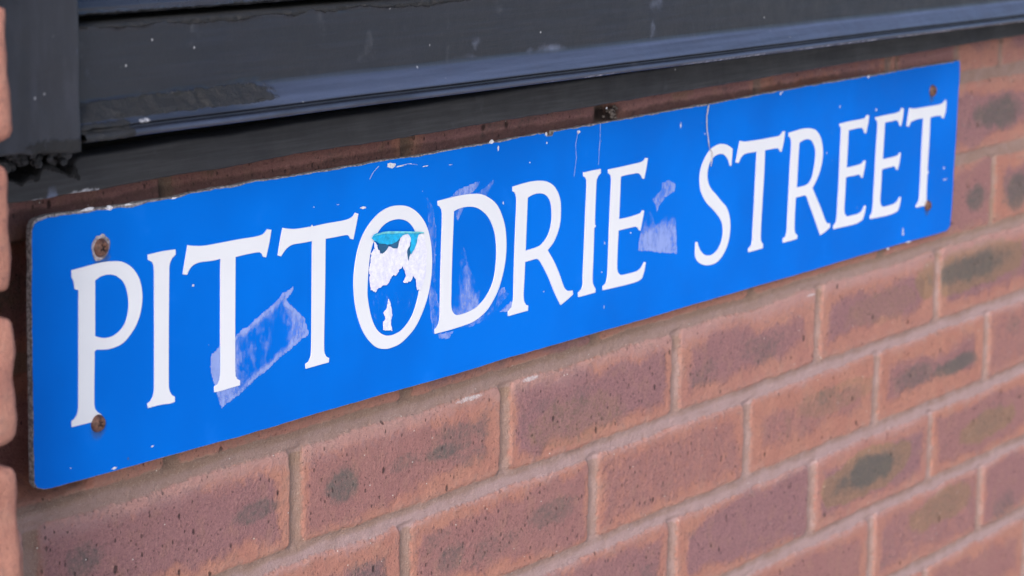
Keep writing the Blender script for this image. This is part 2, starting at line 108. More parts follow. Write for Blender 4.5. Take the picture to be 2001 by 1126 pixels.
#---------------------------------------------------------------- materials
class NB:
    def __init__(s,name):
        s.m=bpy.data.materials.new(name); s.m.use_nodes=True; s.t=s.m.node_tree; s.b=s.t.nodes['Principled BSDF']; s.out=s.t.nodes['Material Output']
        s.tc=s.n('ShaderNodeTexCoord')
    def n(s,t,**k):
        n=s.t.nodes.new(t)
        for a,b in k.items(): setattr(n,a,b)
        return n
    def l(s,a,b): s.t.links.new(a,b)
    def inp(s,n,key,v):
        i=n.inputs[key]
        if hasattr(v,'is_output') or isinstance(v,bpy.types.NodeSocket): s.l(v,i)
        else: i.default_value=v
    def noise(s,scale,det=4,rough=.55,vec=None,stretch=None,dist=0):
        n=s.n('ShaderNodeTexNoise'); n.inputs['Scale'].default_value=scale; n.inputs['Detail'].default_value=det; n.inputs['Roughness'].default_value=rough; n.inputs['Distortion'].default_value=dist
        v=vec or s.tc.outputs['Object']
        if stretch:
            mp=s.n('ShaderNodeMapping'); mp.inputs['Scale'].default_value=stretch; s.l(v,mp.inputs['Vector']); v=mp.outputs[0]
        s.l(v,n.inputs['Vector']); return n.outputs['Fac']
    def vor(s,scale,stretch=None,rnd=1,feature='F1'):
        n=s.n('ShaderNodeTexVoronoi'); n.feature=feature; n.inputs['Scale'].default_value=scale; n.inputs['Randomness'].default_value=rnd
        v=s.tc.outputs['Object']
        if stretch:
            mp=s.n('ShaderNodeMapping'); mp.inputs['Scale'].default_value=stretch; s.l(v,mp.inputs['Vector']); v=mp.outputs[0]
        s.l(v,n.inputs['Vector']); return n
    def math(s,op,a,b=0,c=None,clamp=False):
        n=s.n('ShaderNodeMath'); n.operation=op; n.use_clamp=clamp
        s.inp(n,0,a); s.inp(n,1,b)
        if c is not None: s.inp(n,2,c)
        return n.outputs[0]
    def rng(s,v,a,b,c=0,d=1):
        n=s.n('ShaderNodeMapRange'); n.interpolation_type='SMOOTHSTEP'; s.inp(n,0,v); s.inp(n,1,a); s.inp(n,2,b); s.inp(n,3,c); s.inp(n,4,d); return n.outputs[0]
    def mix(s,f,a,b,mode='MIX'):
        n=s.n('ShaderNodeMix'); n.data_type='RGBA'; n.blend_type=mode; s.inp(n,0,f)
        s.inp(n,6,a if not isinstance(a,tuple) else (*a,1)); s.inp(n,7,b if not isinstance(b,tuple) else (*b,1)); return n.outputs[2]
    def at(s,name):
        n=s.n('ShaderNodeAttribute'); n.attribute_name=name; return n.outputs['Fac']
    def bump(s,h,dist,strength=1,normal=None):
        n=s.n('ShaderNodeBump'); s.inp(n,'Height',h); n.inputs['Distance'].default_value=dist; n.inputs['Strength'].default_value=strength
        if normal: s.l(normal,n.inputs['Normal'])
        s.l(n.outputs[0],s.b.inputs['Normal']); return n.outputs[0]
    def fin(s,col,rough,spec=.5,**k):
        s.inp(s.b,'Base Color',(*col,1) if isinstance(col,tuple) else col); s.inp(s.b,'Roughness',rough); s.inp(s.b,'Specular IOR Level',spec)
        for a,b in k.items(): s.inp(s.b,a,b)
        return s.m

def brick_mat():
    m=NB('brick_and_mortar')
    d=m.at('dist')      # mm outside the brick outline (negative inside)
    n1=m.noise(230,5,.6); n2=m.noise(60,4); n3=m.noise(900,3,.7); n4=m.noise(24,3)
    dd=m.math('ADD',d,m.math('MULTIPLY',m.math('SUBTRACT',n1,.5),3.6))
    brick=m.rng(dd,1.1,-1.1)
    rnd=m.at('rnd'); rnd2=m.at('rnd2'); core=m.at('core'); grey=m.at('grey'); olive=m.at('olive'); bloom=m.at('bloom'); sand=m.at('sand')
    edge=m.mix(rnd,(.40,.172,.128),(.37,.170,.146))
    edge=m.mix(m.rng(n4,.3,.7,0,.5),edge,(.45,.225,.165))
    corec=m.mix(rnd2,(.275,.140,.156),(.32,.165,.178))
    cf=m.rng(m.math('ADD',core,m.math('ADD',m.math('MULTIPLY',m.math('SUBTRACT',n2,.5),1.0),m.math('MULTIPLY',m.math('SUBTRACT',n1,.5),.8))),.15,.8)
    cf=m.math('MULTIPLY',cf,m.rng(rnd2,0,1,.55,1.0))
    c=m.mix(cf,edge,corec)
    # mottling
    c=m.mix(m.rng(n1,.52,.72,0,.45),c,(.15,.085,.088))
    c=m.mix(m.rng(n2,.5,.72,0,.35),c,(.38,.21,.155))
    c=m.mix(m.math('MULTIPLY',m.rng(m.math('ADD',olive,m.math('MULTIPLY',m.math('SUBTRACT',n1,.5),.6)),.25,.75),.75),c,(.28,.18,.112))
    n5=m.noise(520,4,.8)
    c=m.mix(m.math('MULTIPLY',m.rng(n5,.47,.33),m.math('ADD',.25,m.math('MULTIPLY',cf,.45))),c,(.13,.062,.066))
    c=m.mix(m.math('MULTIPLY',m.rng(n5,.53,.67),m.math('ADD',.15,m.math('MULTIPLY',cf,.35))),c,(.50,.29,.26))
    gf=m.rng(m.math('ADD',grey,m.math('ADD',m.math('MULTIPLY',m.math('SUBTRACT',n1,.5),.9),m.math('MULTIPLY',m.math('SUBTRACT',n3,.5),.5))),.12,.95,0,.85)
    c=m.mix(gf,c,m.mix(n2,(.085,.088,.098),(.14,.135,.115)))
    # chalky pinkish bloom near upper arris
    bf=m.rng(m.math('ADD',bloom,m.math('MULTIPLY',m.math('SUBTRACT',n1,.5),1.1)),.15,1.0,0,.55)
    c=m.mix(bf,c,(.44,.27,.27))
    c=m.mix(m.rng(n3,.55,.75,0,.35),c,(.12,.06,.06)); c=m.mix(m.rng(n3,.45,.28,0,.3),c,(.5,.28,.22))
    # dark specks and pits
    def specks(scale,st,thr,rad,keep):
        v=m.vor(scale,st); sep=m.n('ShaderNodeSeparateColor'); m.l(v.outputs['Color'],sep.inputs[0])
        rr=m.math('MULTIPLY',sep.outputs[0],rad)
        a=m.rng(m.math('SUBTRACT',m.math('ADD',v.outputs['Distance'],m.math('MULTIPLY',m.math('SUBTRACT',n3,.5),.16)),rr),.05,-.03)
        return m.math('MULTIPLY',a,m.math('LESS_THAN',sep.outputs[1],keep))
    s1=specks(70,(1.25,1,.75),0,.125,.13); s2=specks(230,(1.2,1,.75),0,.24,m.math('ADD',.05,m.math('MULTIPLY',cf,.24)))
    s3=specks(420,None,0,.25,.3)
    sp=m.math('MAXIMUM',m.math('MAXIMUM',s1,m.math('MULTIPLY',s2,.8)),m.math('MULTIPLY',s3,.45))
    c=m.mix(m.math('MULTIPLY',sp,.8),c,(.045,.03,.035))
    v=m.vor(330); sep=m.n('ShaderNodeSeparateColor'); m.l(v.outputs['Color'],sep.inputs[0])
    lt=m.math('MULTIPLY',m.rng(v.outputs['Distance'],.2,.1),m.math('LESS_THAN',sep.outputs[2],.018))
    # mortar
    grain=m.noise(850,3,.85)
    mo=m.mix(m.rng(n2,.35,.7),(.34,.22,.195),(.41,.28,.265))
    mo=m.mix(m.math('MULTIPLY',sand,m.rng(n4,.2,.7,.65,1)),mo,(.315,.205,.16))
    mo=m.mix(m.math('MULTIPLY',m.at('ledge'),m.rng(n2,.25,.6,.6,1)),mo,(.46,.315,.315))
    mo=m.mix(m.rng(grain,.55,.7,0,.6),mo,(.58,.47,.40))
    mo=m.mix(m.rng(grain,.42,.28,0,.6),mo,(.13,.08,.06))
    smear=m.math('MULTIPLY',m.rng(m.math('ADD',dd,m.math('MULTIPLY',m.math('SUBTRACT',n2,.5),16)),-8,2,0,.38),m.rng(n1,.35,.65,.4,1))
    c=m.mix(smear,c,mo)
    c=m.mix(brick,mo,c)
    # pale arris line
    ar=m.math('MULTIPLY',m.rng(m.math('ABSOLUTE',m.math('ADD',dd,.2)),1.1,.1),m.at('low'))
    c=m.mix(m.math('MULTIPLY',ar,.4),c,(.50,.33,.26))
    c=m.mix(m.math('MULTIPLY',m.rng(m.math('ADD',m.at('efflo'),m.math('MULTIPLY',m.math('SUBTRACT',n3,.5),1.6)),.55,.95),.75),c,(.60,.57,.60))
    c=m.mix(lt,c,(.75,.70,.66))
    c=m.mix(m.math('MULTIPLY',m.at('crust_shade'),m.rng(n2,.2,.45,.55,1)),c,(.03,.02,.02))
    h=m.math('ADD',m.math('MULTIPLY',n1,.8),m.math('ADD',m.math('MULTIPLY',n3,.45),m.math('MULTIPLY',m.math('MULTIPLY',n5,m.math('ADD',.3,cf)),.9)))
    h=m.math('SUBTRACT',h,m.math('MULTIPLY',m.math('MULTIPLY',sp,brick),1.6))
    h=m.math('ADD',h,m.math('MULTIPLY',m.math('MULTIPLY',grain,m.math('SUBTRACT',1,brick)),1.0))
    m.bump(h,.0016,1)
    return m.fin(c,.88,.25)
MB_=brick_mat()

def black_paint(name,gloss=.38,base=(.009,.011,.020),wear=.5,stretch=(1.2,4,26),spec=.5):
    m=NB(name)
    g=m.noise(14,6,.6,stretch=stretch); n=m.noise(40,5,.6); f=m.noise(420,4,.7); big=m.noise(9,3)
    c=m.mix(m.rng(g,.4,.68,0,.7),base,tuple(v*1.7 for v in base))
    c=m.mix(m.rng(big,.35,.7,0,.5),c,(.016,.017,.024))
    c=m.mix(m.rng(n,.58,.8,0,wear),c,(.10,.105,.125))
    v=m.vor(150); sep=m.n('ShaderNodeSeparateColor'); m.l(v.outputs['Color'],sep.inputs[0])
    sp=m.math('MULTIPLY',m.rng(m.math('ADD',v.outputs['Distance'],m.math('MULTIPLY',f,.25)),.3,.17),m.math('LESS_THAN',sep.outputs[0],.045))
    c=m.mix(m.math('MULTIPLY',sp,.75),c,(.33,.33,.36))
    dust=m.at('dust'); df=m.rng(m.math('ADD',dust,m.math('MULTIPLY',m.math('SUBTRACT',n,.5),.9)),.35,.85,0,.75)
    c=m.mix(df,c,(.17,.20,.31))
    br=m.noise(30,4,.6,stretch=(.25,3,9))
    c=m.mix(m.math('MULTIPLY',m.at('painted_sheen'),m.rng(br,.3,.7,.6,1)),c,(.075,.095,.17))
    df2=m.rng(m.math('ADD',m.at('chalk'),m.math('MULTIPLY',m.math('SUBTRACT',m.noise(260,4,.7),.5),1.3)),.45,.9,0,.9)
    c=m.mix(df2,c,(.5,.5,.56))
    dk=m.rng(m.math('ADD',m.at('crust_shade'),m.math('MULTIPLY',m.math('SUBTRACT',m.noise(190,4,.7),.5),1.2)),.4,.7,0,.9)
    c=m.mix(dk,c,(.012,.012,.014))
    h=m.math('ADD',m.math('MULTIPLY',g,.5),m.math('ADD',m.math('MULTIPLY',n,.5),m.math('ADD',m.math('MULTIPLY',f,.25),m.math('MULTIPLY',m.math('MULTIPLY',m.noise(300,3,.7),dk),2))))
    m.bump(h,.0007,.9)
    r=m.math('ADD',gloss,m.math('ADD',m.rng(n,.3,.7,-.06,.12),m.math('MULTIPLY',dk,.4)))
    return m.fin(c,r,spec)
M_SILL=black_paint('weathered_black_gloss',.36)
M_POST=black_paint('black_post_paint',.5,(.021,.022,.032),.3,stretch=(9,9,2.0))
M_FASCIA=black_paint('dull_black_paint',.62,(.034,.034,.039),.5,spec=.3)
M_BAR=black_paint('glossy_blue_black',.2,(.02,.025,.045),.1)
m=NB('gap_shade_black'); M_BACK=m.fin((.008,.008,.009),.9,.1)
def blue_mat():
    m=NB('blue_enamel')
    n=m.noise(7,3); f=m.noise(300,4,.6); b=m.noise(28,4)
    c=m.mix(m.rng(n,.35,.65,0,1),(.0,.126,.595),(.0,.152,.69))
    c=m.mix(m.rng(b,.6,.8,0,.25),c,(.02,.2,.8))
    v=m.vor(120); sep=m.n('ShaderNodeSeparateColor'); m.l(v.outputs['Color'],sep.inputs[0])
    sp=m.math('MULTIPLY',m.rng(v.outputs['Distance'],.14,.07),m.math('LESS_THAN',sep.outputs[0],.012))
    c=m.mix(m.math('MULTIPLY',sp,.7),c,(.05,.08,.2))
    rust=m.rng(m.math('ADD',m.at('stain'),m.math('MULTIPLY',m.math('SUBTRACT',f,.5),.5)),.3,1,0,.55)
    c=m.mix(rust,c,(.03,.10,.16))
    m.bump(m.math('ADD',m.math('MULTIPLY',b,.6),m.math('MULTIPLY',f,.12)),.0003,.5)
    return m.fin(c,m.rng(b,.3,.7,.42,.55),.03)
M_BLUE=blue_mat()
def edge_mat():
    m=NB('chipped_panel_edge'); n=m.noise(500,4,.7); c=m.mix(m.rng(n,.35,.65),(.10,.09,.10),(.38,.36,.38)); m.bump(n,.0006)
    return m.fin(c,.8,.3)
M_EDGE=edge_mat()
def white_mat():
    m=NB('white_vinyl'); n=m.noise(30,4); f=m.noise(260,4,.7)
    c=m.mix(m.rng(n,.4,.75,0,.5),(.70,.715,.775),(.65,.665,.73)); c=m.mix(m.rng(f,.66,.8,0,.35),c,(.55,.55,.58))
    c=m.mix(m.math('MULTIPLY',m.at('stain'),.4),c,(.6,.55,.4))
    return m.fin(c,.42,.4)
M_WHITE=white_mat()
def residue_mat(name,lo,hi,col=(.38,.46,.78),sc=160):
    m=NB(name); a=m.at('den'); n=m.noise(sc,6,.72,stretch=(1,1,.55)); b=m.noise(sc*.22,4,.6)
    x=m.math('ADD',a,m.math('ADD',m.math('MULTIPLY',m.math('SUBTRACT',n,.5),1.5),m.math('MULTIPLY',m.math('SUBTRACT',b,.5),1.3)))
    al=m.rng(x,lo,hi,0,.55); c=m.mix(n,col,tuple(min(1,v*1.35) for v in col))
    m.inp(m.b,'Alpha',al); return m.fin(c,.85,.1)
M_RES=residue_mat('glue_residue',.25,1.0)
M_RES2=residue_mat('faint_glue_residue',.5,1.25)
def paper_mat():
    m=NB('torn_white_paper'); n=m.noise(420,5,.7); b=m.noise(70,4); c=m.mix(m.rng(n,.3,.7),(.62,.62,.80),(.80,.80,.88)); c=m.mix(m.rng(b,.5,.75,0,.5),c,(.5,.54,.82)); m.bump(n,.0004)
    return m.fin(c,.9,.1)
M_PAPER=paper_mat()
def flat(name,c,r=.5,sc=300,var=.25,spec=.4,metal=0):
    m=NB(name); n=m.noise(sc,5,.65); cc=m.mix(m.rng(n,.3,.7),tuple(v*(1-var) for v in c),tuple(min(1,v*(1+var)) for v in c)); m.bump(n,.0003,.7)
    return m.fin(cc,r,spec,Metallic=metal)
M_TEAL=flat('turquoise_sticker',(.0,.36,.68),.35)
M_TEALL=flat('turquoise_sticker_edge',(.13,.52,.60),.5)
M_NAVY=flat('shaded_sticker_layer',(.01,.09,.21),.5)
M_RUST=flat('rusty_screw_metal',(.13,.062,.045),.6,350,.65,.5,.15)
M_SLOT=flat('screw_slot_dark',(.02,.012,.012),.9)
M_CHIP=flat('chipped_white_paint',(.62,.62,.68),.8,600,.3)
M_WEB=flat('dusty_cobweb',(.42,.40,.42),.9,600,.3)
#---------------------------------------------------------------- ground outside the picture (bounces light up)
me=bpy.data.meshes.new('pavement'); me.from_pydata([(-30,-30,-1.1),(30,-30,-1.1),(30,0.3,-1.1),(-30,0.3,-1.1)],[],[(0,1,2,3)])
g=link('pavement',me,flat('pavement_concrete',(.55,.52,.48),.9,20,.15)); tag(g,kind='structure')
#---------------------------------------------------------------- brick wall as a relief sheet with real recessed joints
def wall():
    xs=np.concatenate([np.arange(-330,-262,4),np.arange(-262,1190,1.25),np.arange(1190,1900,5)])
    zs=np.concatenate([np.arange(-1100,-420,10),np.arange(-420,-372,3),np.arange(-372,192,1.25),np.arange(192,232,5)])
    X,Z=np.meshgrid(xs,zs)
    wx=X+1.5*fbm(X,Z,16,3)+.9*fbm(X,Z,70,5); wz=Z+1.7*fbm(X,Z,19,9,4)+1.6*fbm(X,Z,140,11,2)
    wz=wz+ss(8,25,np.mod(wz,75)-37.5)*2.6*fbm(X,Z*.3,38,19,3)
    row=np.floor(wz/75)
    off=np.where(np.mod(row,2)==0,112.5,0.)
    # row 0 -> joints at n*225+112.5 ; row -1 -> n*225
    ux=(wx-off)/225; colm=np.floor(ux); lx=(ux-colm)*225-112.5; lz=wz-row*75-37.5
    hx=np.full_like(lx,107.2)
    # one cut brick in the course right under the window
    top=row==2
    c1=top&(wx>800)&(wx<=921); c2=top&(wx>921)&(wx<=1018)
    lx=np.where(c1,wx-860.5,lx); hx=np.where(c1,54.5,hx); colm=np.where(c1,90,colm)
    lx=np.where(c2,wx-969,lx); hx=np.where(c2,42,hx); colm=np.where(c2,91,colm)
    jw=hsh(colm,row,77); hx=hx-1.5*jw; hz=32.2-1.0*hsh(colm,row,78)
    # ragged rounded corners
    R=3+4*hsh(colm,row,91)
    qx=np.abs(lx)-(hx-R); qz=np.abs(lz)-(hz-R)
    dist=np.hypot(np.maximum(qx,0),np.maximum(qz,0))+np.minimum(np.maximum(qx,qz),0)-R
    tb=np.where(lz>0,lz-37.5,lz+37.5)   # 0 on the bed joint centre, negative just below it
    inbed=np.abs(tb)<9
    ledge=inbed*ss(3.2,-.5,tb+2.2*fbm(X,Z,30,17))*np.where(Z>-20,.45,1.0)*(Z<40)
    rnd=hsh(colm,row,21); rnd2=hsh(colm,row,22)
    br=1-ss(-1.3,1.0,dist+.8*fbm(X,Z,7,29))
    hb=.5*fbm(X,Z,11,31)+.5*fbm(X,Z,45,33)+1.0*(rnd-.5)+(lx/106)*(hsh(colm,row,23)-.5)*.9
    hb=hb+.3*vn(X/3.1,Z/3.1,37)
    mor=-1.7-1.2*ss(0,4.5,dist)*(np.abs(lz)<33)+.6*fbm(X,Z,9,41)+.35*vn(X/2.3,Z/2.3,45)
    head=(np.abs(qx)>qz)
    mor=mor-.8*((np.abs(lz)<hz))
    # joint under the sign is struck so it stands deeper along its lower side
    h=br*hb+(1-br)*mor
    # recess added beside and behind the sign to deepen the shade there
    pit=ss(-176,-182,X)*ss(2,34,Z)*(1-ss(146,158,Z))
    h=h-48*pit
    Y=-h/1000
    core=ss(-1,-22,dist+9*fbm(X,Z,60,51)+7*fbm(X,Z,22,53)+16*(hsh(colm,row,55)-.5)+lx*.12*(hsh(colm,row,56)-.5))
    core=core*np.where(hsh(colm,row,57)>.8,.6,1.0)
    grey=np.zeros_like(X);ol=np.zeros_like(X)
    for cx,cz,a,b,gs,o in DATA['grey']:
        e=np.hypot((X-cx)/a,(Z-cz)/b)+.35*fbm(X,Z,14,int(abs(cx)))+.3*fbm(X,Z,40,int(abs(cz))+3)
        gg=gs*(1-ss(.5,1.35,e))
        grey=np.maximum(grey,gg)
        if o: ol=np.maximum(ol,min(1,gs+.35)*(1-ss(1.15,1.75,e)))
    # faint blotches on the other bricks
    grey=np.maximum(grey,.5*ss(-.05,.55,fbm((X+colm*31)*.6,Z+row*57,30,61))*ss(-5,-20,dist)*(hsh(colm,row,63)>.3))
    ol=np.maximum(ol,.55*ss(.1,.55,fbm(X+colm*91,Z,40,71))*ss(-8,-20,dist)*(hsh(colm,row,73)>.45))
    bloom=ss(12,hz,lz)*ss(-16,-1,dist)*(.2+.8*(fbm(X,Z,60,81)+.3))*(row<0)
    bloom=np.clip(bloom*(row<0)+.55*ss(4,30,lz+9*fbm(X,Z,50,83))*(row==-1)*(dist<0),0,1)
    sand=np.clip(ss(-25,-3,Z)*(Z<30)+ss(500,0,X)*.6+(row>=0)*.5,0,1)
    low=((lz<-20)&(np.abs(lx)<hx-3)).astype(float)*ss(0,.4,fbm(X,Z,50,88)+.25)
    ef=np.zeros_like(X)
    for cx,cz,a,b in [(255,-7,16,2.6),(183,-8,24,2.6),(661,-9,14,1.6)]:
        ef=np.maximum(ef,.9*(1-ss(.3,1.3,np.hypot((X-cx)/a,(Z-cz)/b))))
    cr=1-ss(.4,1.1,np.hypot((X-347)/22,(Z-172)/9))
    cr=np.maximum(cr,.62*ss(148,156,Z)*(1-ss(171.5,174.2,Z+2.2*fbm(X,Z,12,66)))*(1-ss(650,860,X)))  # shade of the gap above the sign, painted as a dark band
    cr=np.maximum(cr,.8*(1-ss(.5,1,np.hypot((X-195)/3,(Z-177)/3))))
    cr=np.maximum(cr,.8*(1-ss(.5,1,np.hypot((X-222)/3,(Z-176)/3))))
    me=grid_mesh('brick_wall',X/1000,Y,Z/1000,dict(dist=dist,rnd=rnd,rnd2=rnd2,core=core,grey=grey*(dist<-1),olive=ol*(dist<-1),bloom=bloom,sand=sand,low=low,ledge=ledge,efflo=ef,crust_shade=cr))
    # give the sheet its back and sides
    bm=bmesh.new(); 
    x0,x1,z0,z1=xs[0]/1000,xs[-1]/1000,zs[0]/1000,zs[-1]/1000
    vsn=[(x0,.006,z0),(x1,.006,z0),(x1,.006,z1),(x0,.006,z1),(x0,.215,z0),(x1,.215,z0),(x1,.215,z1),(x0,.215,z1)]
    q=[bm.verts.new(v) for v in vsn]
    for f in [(4,7,6,5),(0,3,7,4),(1,5,6,2),(3,2,6,7),(0,4,5,1)]: bm.faces.new([q[i] for i in f])
    mb=bpy.data.meshes.new('wall_core'); bm.to_mesh(mb); bm.free()
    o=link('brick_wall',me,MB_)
    tag(o,'red brick wall with purple and grey scorched patches and sandy mortar behind the blue sign','wall')
    c=link('wall_core',mb,MB_,o)
    return o
WALL=wall()
#---------------------------------------------------------------- pier at the left, half a brick forward of the wall
def pier():
    bm=bmesh.new()
    lay=bm.verts.layers.float.new('dist'); lr=bm.verts.layers.float.new('rnd'); lr2=bm.verts.layers.float.new('rnd2'); lc=bm.verts.layers.float.new('core')
    def block(x0,x1,y0,y1,z0,z1,brick,seed,step=.005):
        nx=max(2,int((x1-x0)/step));ny=max(2,int((y1-y0)/step));nz=max(2,int((z1-z0)/step))
        C=np.array([(x0+x1)/2,(y0+y1)/2,(z0+z1)/2]);H=np.array([(x1-x0)/2,(y1-y0)/2,(z1-z0)/2]); R=.0045 if brick else .001
        cache={}
        def V(p):
            k=tuple(np.round(p,5))
            if k in cache: return cache[k]
            l=np.array(p)-C; inner=np.clip(l,-(H-R),H-R); dv=l-inner; n=np.linalg.norm(dv)
            q=inner+(dv/n*R if n>1e-9 else dv)
            a=np.array([p[0]*1000+p[1]*700]);b=np.array([p[2]*1000+p[1]*300])
            nn=float(fbm(a,b,16,seed,3)[0]); nd=dv/n if n>1e-9 else np.zeros(3)
            q=q+nd*(nn*.0028 if brick else nn*.002)
            v=bm.verts.new(C+q); v[lay]=-8. if brick else 6.; v[lr]=(seed*.37)%1; v[lr2]=(seed*.61)%1; 
            v[lc]=1. if brick and min(H[0]-abs(l[0]),9)>.02 and H[2]-abs(l[2])>.018 else 0.
            cache[k]=v; return v
        def face(ax,side,na,nb):
            o=[i for i in range(3) if i!=ax]
            lo=C-H;hi=C+H
            for i in range(na):
                for j in range(nb):
                    P=[]
                    for (s,t) in ((i,j),(i+1,j),(i+1,j+1),(i,j+1)):
                        p=[0,0,0]; p[ax]=hi[ax] if side>0 else lo[ax]; p[o[0]]=lo[o[0]]+(hi-lo)[o[0]]*s/na; p[o[1]]=lo[o[1]]+(hi-lo)[o[1]]*t/nb; P.append(V(p))
                    flip=(side>0)!=(ax!=1)
                    if flip: P=P[::-1]
                    try: f=bm.faces.new(P); f.smooth=True
                    except ValueError: pass
        N=[nx,ny,nz]
        for ax in range(3):
            o=[i for i in range(3) if i!=ax]
            for s in (-1,1): face(ax,s,N[o[0]],N[o[1]])
    block(-.60,-.336,-.0945,.10,-1.1,.60,False,5,.02)
    for r in range(-14,8):
        z0=r*.075+.0055; z1=(r+1)*.075-.0055
        fine=.0045 if -3<r<5 else .02
        if r%2: block(-.428,-.3272,-.1025,.09,z0,z1,True,r+30,fine); block(-.60,-.438,-.1025,.09,z0,z1,True,r+60,.02)
        else: block(-.541,-.3282,-.1025,.09,z0,z1,True,r+90,fine); block(-.60,-.551,-.1025,.09,z0,z1,True,r+120,.02)
    me=bpy.data.meshes.new('brick_pier'); bm.to_mesh(me); bm.free()
    o=link('brick_pier',me,MB_); tag(o,'blurred pinkish brick pier standing forward at the left edge beside the sign','pier')
pier()
#---------------------------------------------------------------- black window frame
frame=empty('window_frame',(-.24,-.02,.182))
tag(frame,'weathered black painted window frame with post, rounded sill and fascia above the sign','window frame')
def profile_sheet(name,prof,xs,path,mat,parent,attrf=None,rough=.0002,seed=1):
    """prof: list of (y mm, h mm) from the bottom up; path(x)->bottom z in mm"""
    P=np.array(prof,float); seg=np.r_[0,np.cumsum(np.hypot(*np.diff(P,axis=0).T))]
    t=np.unique(np.concatenate([np.arange(0,seg[-1],.8),seg])); y=np.interp(t,seg,P[:,0]); h=np.interp(t,seg,P[:,1])
    X,T=np.meshgrid(xs,t); Yp=np.interp(T,t,y); H=np.interp(T,t,h); Zp=path(X)+H
    nz=fbm(X,T,30,seed,5)
    Yp=Yp-rough*1000*nz*2
    at=dict(dust=np.zeros_like(X),chalk=np.zeros_like(X),crust_shade=np.zeros_like(X))
    if attrf: at.update(attrf(X,H,Yp)); Yp=Yp-at['crust_shade']*.9*(1+3*fbm(X,T,5,seed+3))
    me=grid_mesh(name,X/1000,Yp/1000,Zp/1000,at)
    return link(name,me,mat,parent)
sbx=np.array([-260]+[p[0] for p in DATA['sb']]+[1200,1900]); 
lin=np.polyfit([p[0] for p in DATA['sb']],[p[1] for p in DATA['sb']],1)
def sbz(X): return np.polyval(lin,X)+.5*fbm(X,X*0,120,4,2)
xsl=np.concatenate([np.arange(-239.5,1150,2.0),np.arange(1150,1900,10)])
prof=[(-20,1.0),(-55,.6),(-58,0)]+[(-60-2.1*math.sin(a),2.1-2.1*math.cos(a)) for a in np.linspace(.2,2.7,9)]+[(-57.6,4.3),(-57.2,5.4),(-58.2,6.4)]
prof+=[(-58.2,6.8),(-56.5,9),(-53.8,12),(-51,14.8),(-49.5,16.2),(-48.6,17.5),(-48,20),(-48,40),(-48,57.5),(-47.2,58.8),(-45,59.4),(-20,60.2)]
def satt(X,H,Y):
    n=fbm(X,H*2,50,7)
    slope=ss(5.5,8,H)*(1-ss(14,21,H))
    left=1-ss(-150,-60,X+40*n)
    painted_sheen=(.75*slope+.4*ss(14.5,16.,H)*(1-ss(16.5,18.5,H))*ss(150,400,X)+.6*ss(.6,1.6,H)*(1-ss(2.8,4.4,H))*(.35+.65*ss(-.3,.2,fbm(X,X*0,60,33)+(X+100)/400)))*(1-.8*left*(H>5)); dust=.38*ss(-.1,.6,fbm(X,H*2.5,55,44,5))*ss(16,22,H)+0*X  # sky reflection on slope, crease and bead, painted into the colour
    dust=dust+.30*(1-ss(.5,1.4,np.hypot((X-180)/90,(H-17)/6)))+.35*left*ss(.1,.4,fbm(X,H,25,8)+.2)*ss(22,30,H)*(1-ss(34,42,H))
    dust=dust+.22*ss(20,30,H)*(1-ss(33,40,H))*ss(.0,.4,fbm(X,H*3,45,18)+.1)*(X<120)
    dust=dust+.25*(H<4.2)*(H>.8)
    chalk=.75*(1-ss(.4,1,np.hypot((X+190)/7,(H-7)/2.5)))+.33*(H<1.6)*ss(120,260,X)*(fbm(X,X*0,30,12)>0)+.25*(H<1.4)
    chalk=chalk+.45*(1-ss(.2,1,np.hypot((X+195)/9,(H-36)/4)))+.4*(1-ss(.2,1,np.hypot((X+165)/5,(H-35)/5)))
    cr=(1-ss(-100,-60,X+25*n))*ss(8,11,H)*(1-ss(17,23+4*n,H))*.95
    cr=np.maximum(cr,(1-ss(-206,-196,X))*(1-ss(7,11,H))*.9)
    cr=np.maximum(cr,ss(55.2,57.5,H+3*fbm(X,H,14,15))*.9)
    return dict(painted_sheen=np.clip(painted_sheen,0,1),dust=np.clip(dust,0,1),chalk=np.clip(chalk,0,1),crust_shade=np.clip(cr,0,1))
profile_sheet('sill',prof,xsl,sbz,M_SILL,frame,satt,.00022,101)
# upper rail / glazing bar above the sill
prof2=[(-20,0),(-34,.3),(-41,.6),(-43,2),(-43.5,5),(-42,8),(-38,12),(-33,17),(-30,24),(-29,40),(-29,90),(-10,92)]
profile_sheet('glazing_bar',prof2,xsl[xsl<1900:][:] if False else xsl,lambda X:sbz(X)+62.6,M_BAR,frame,lambda X,H,Y:dict(crust_shade=np.clip(.8*(1-ss(1,4.5+3*fbm(X,H,20,3),H)),0,1),dust=.15*ss(5,9,H)*(1-ss(10,16,H))),.0003,111)
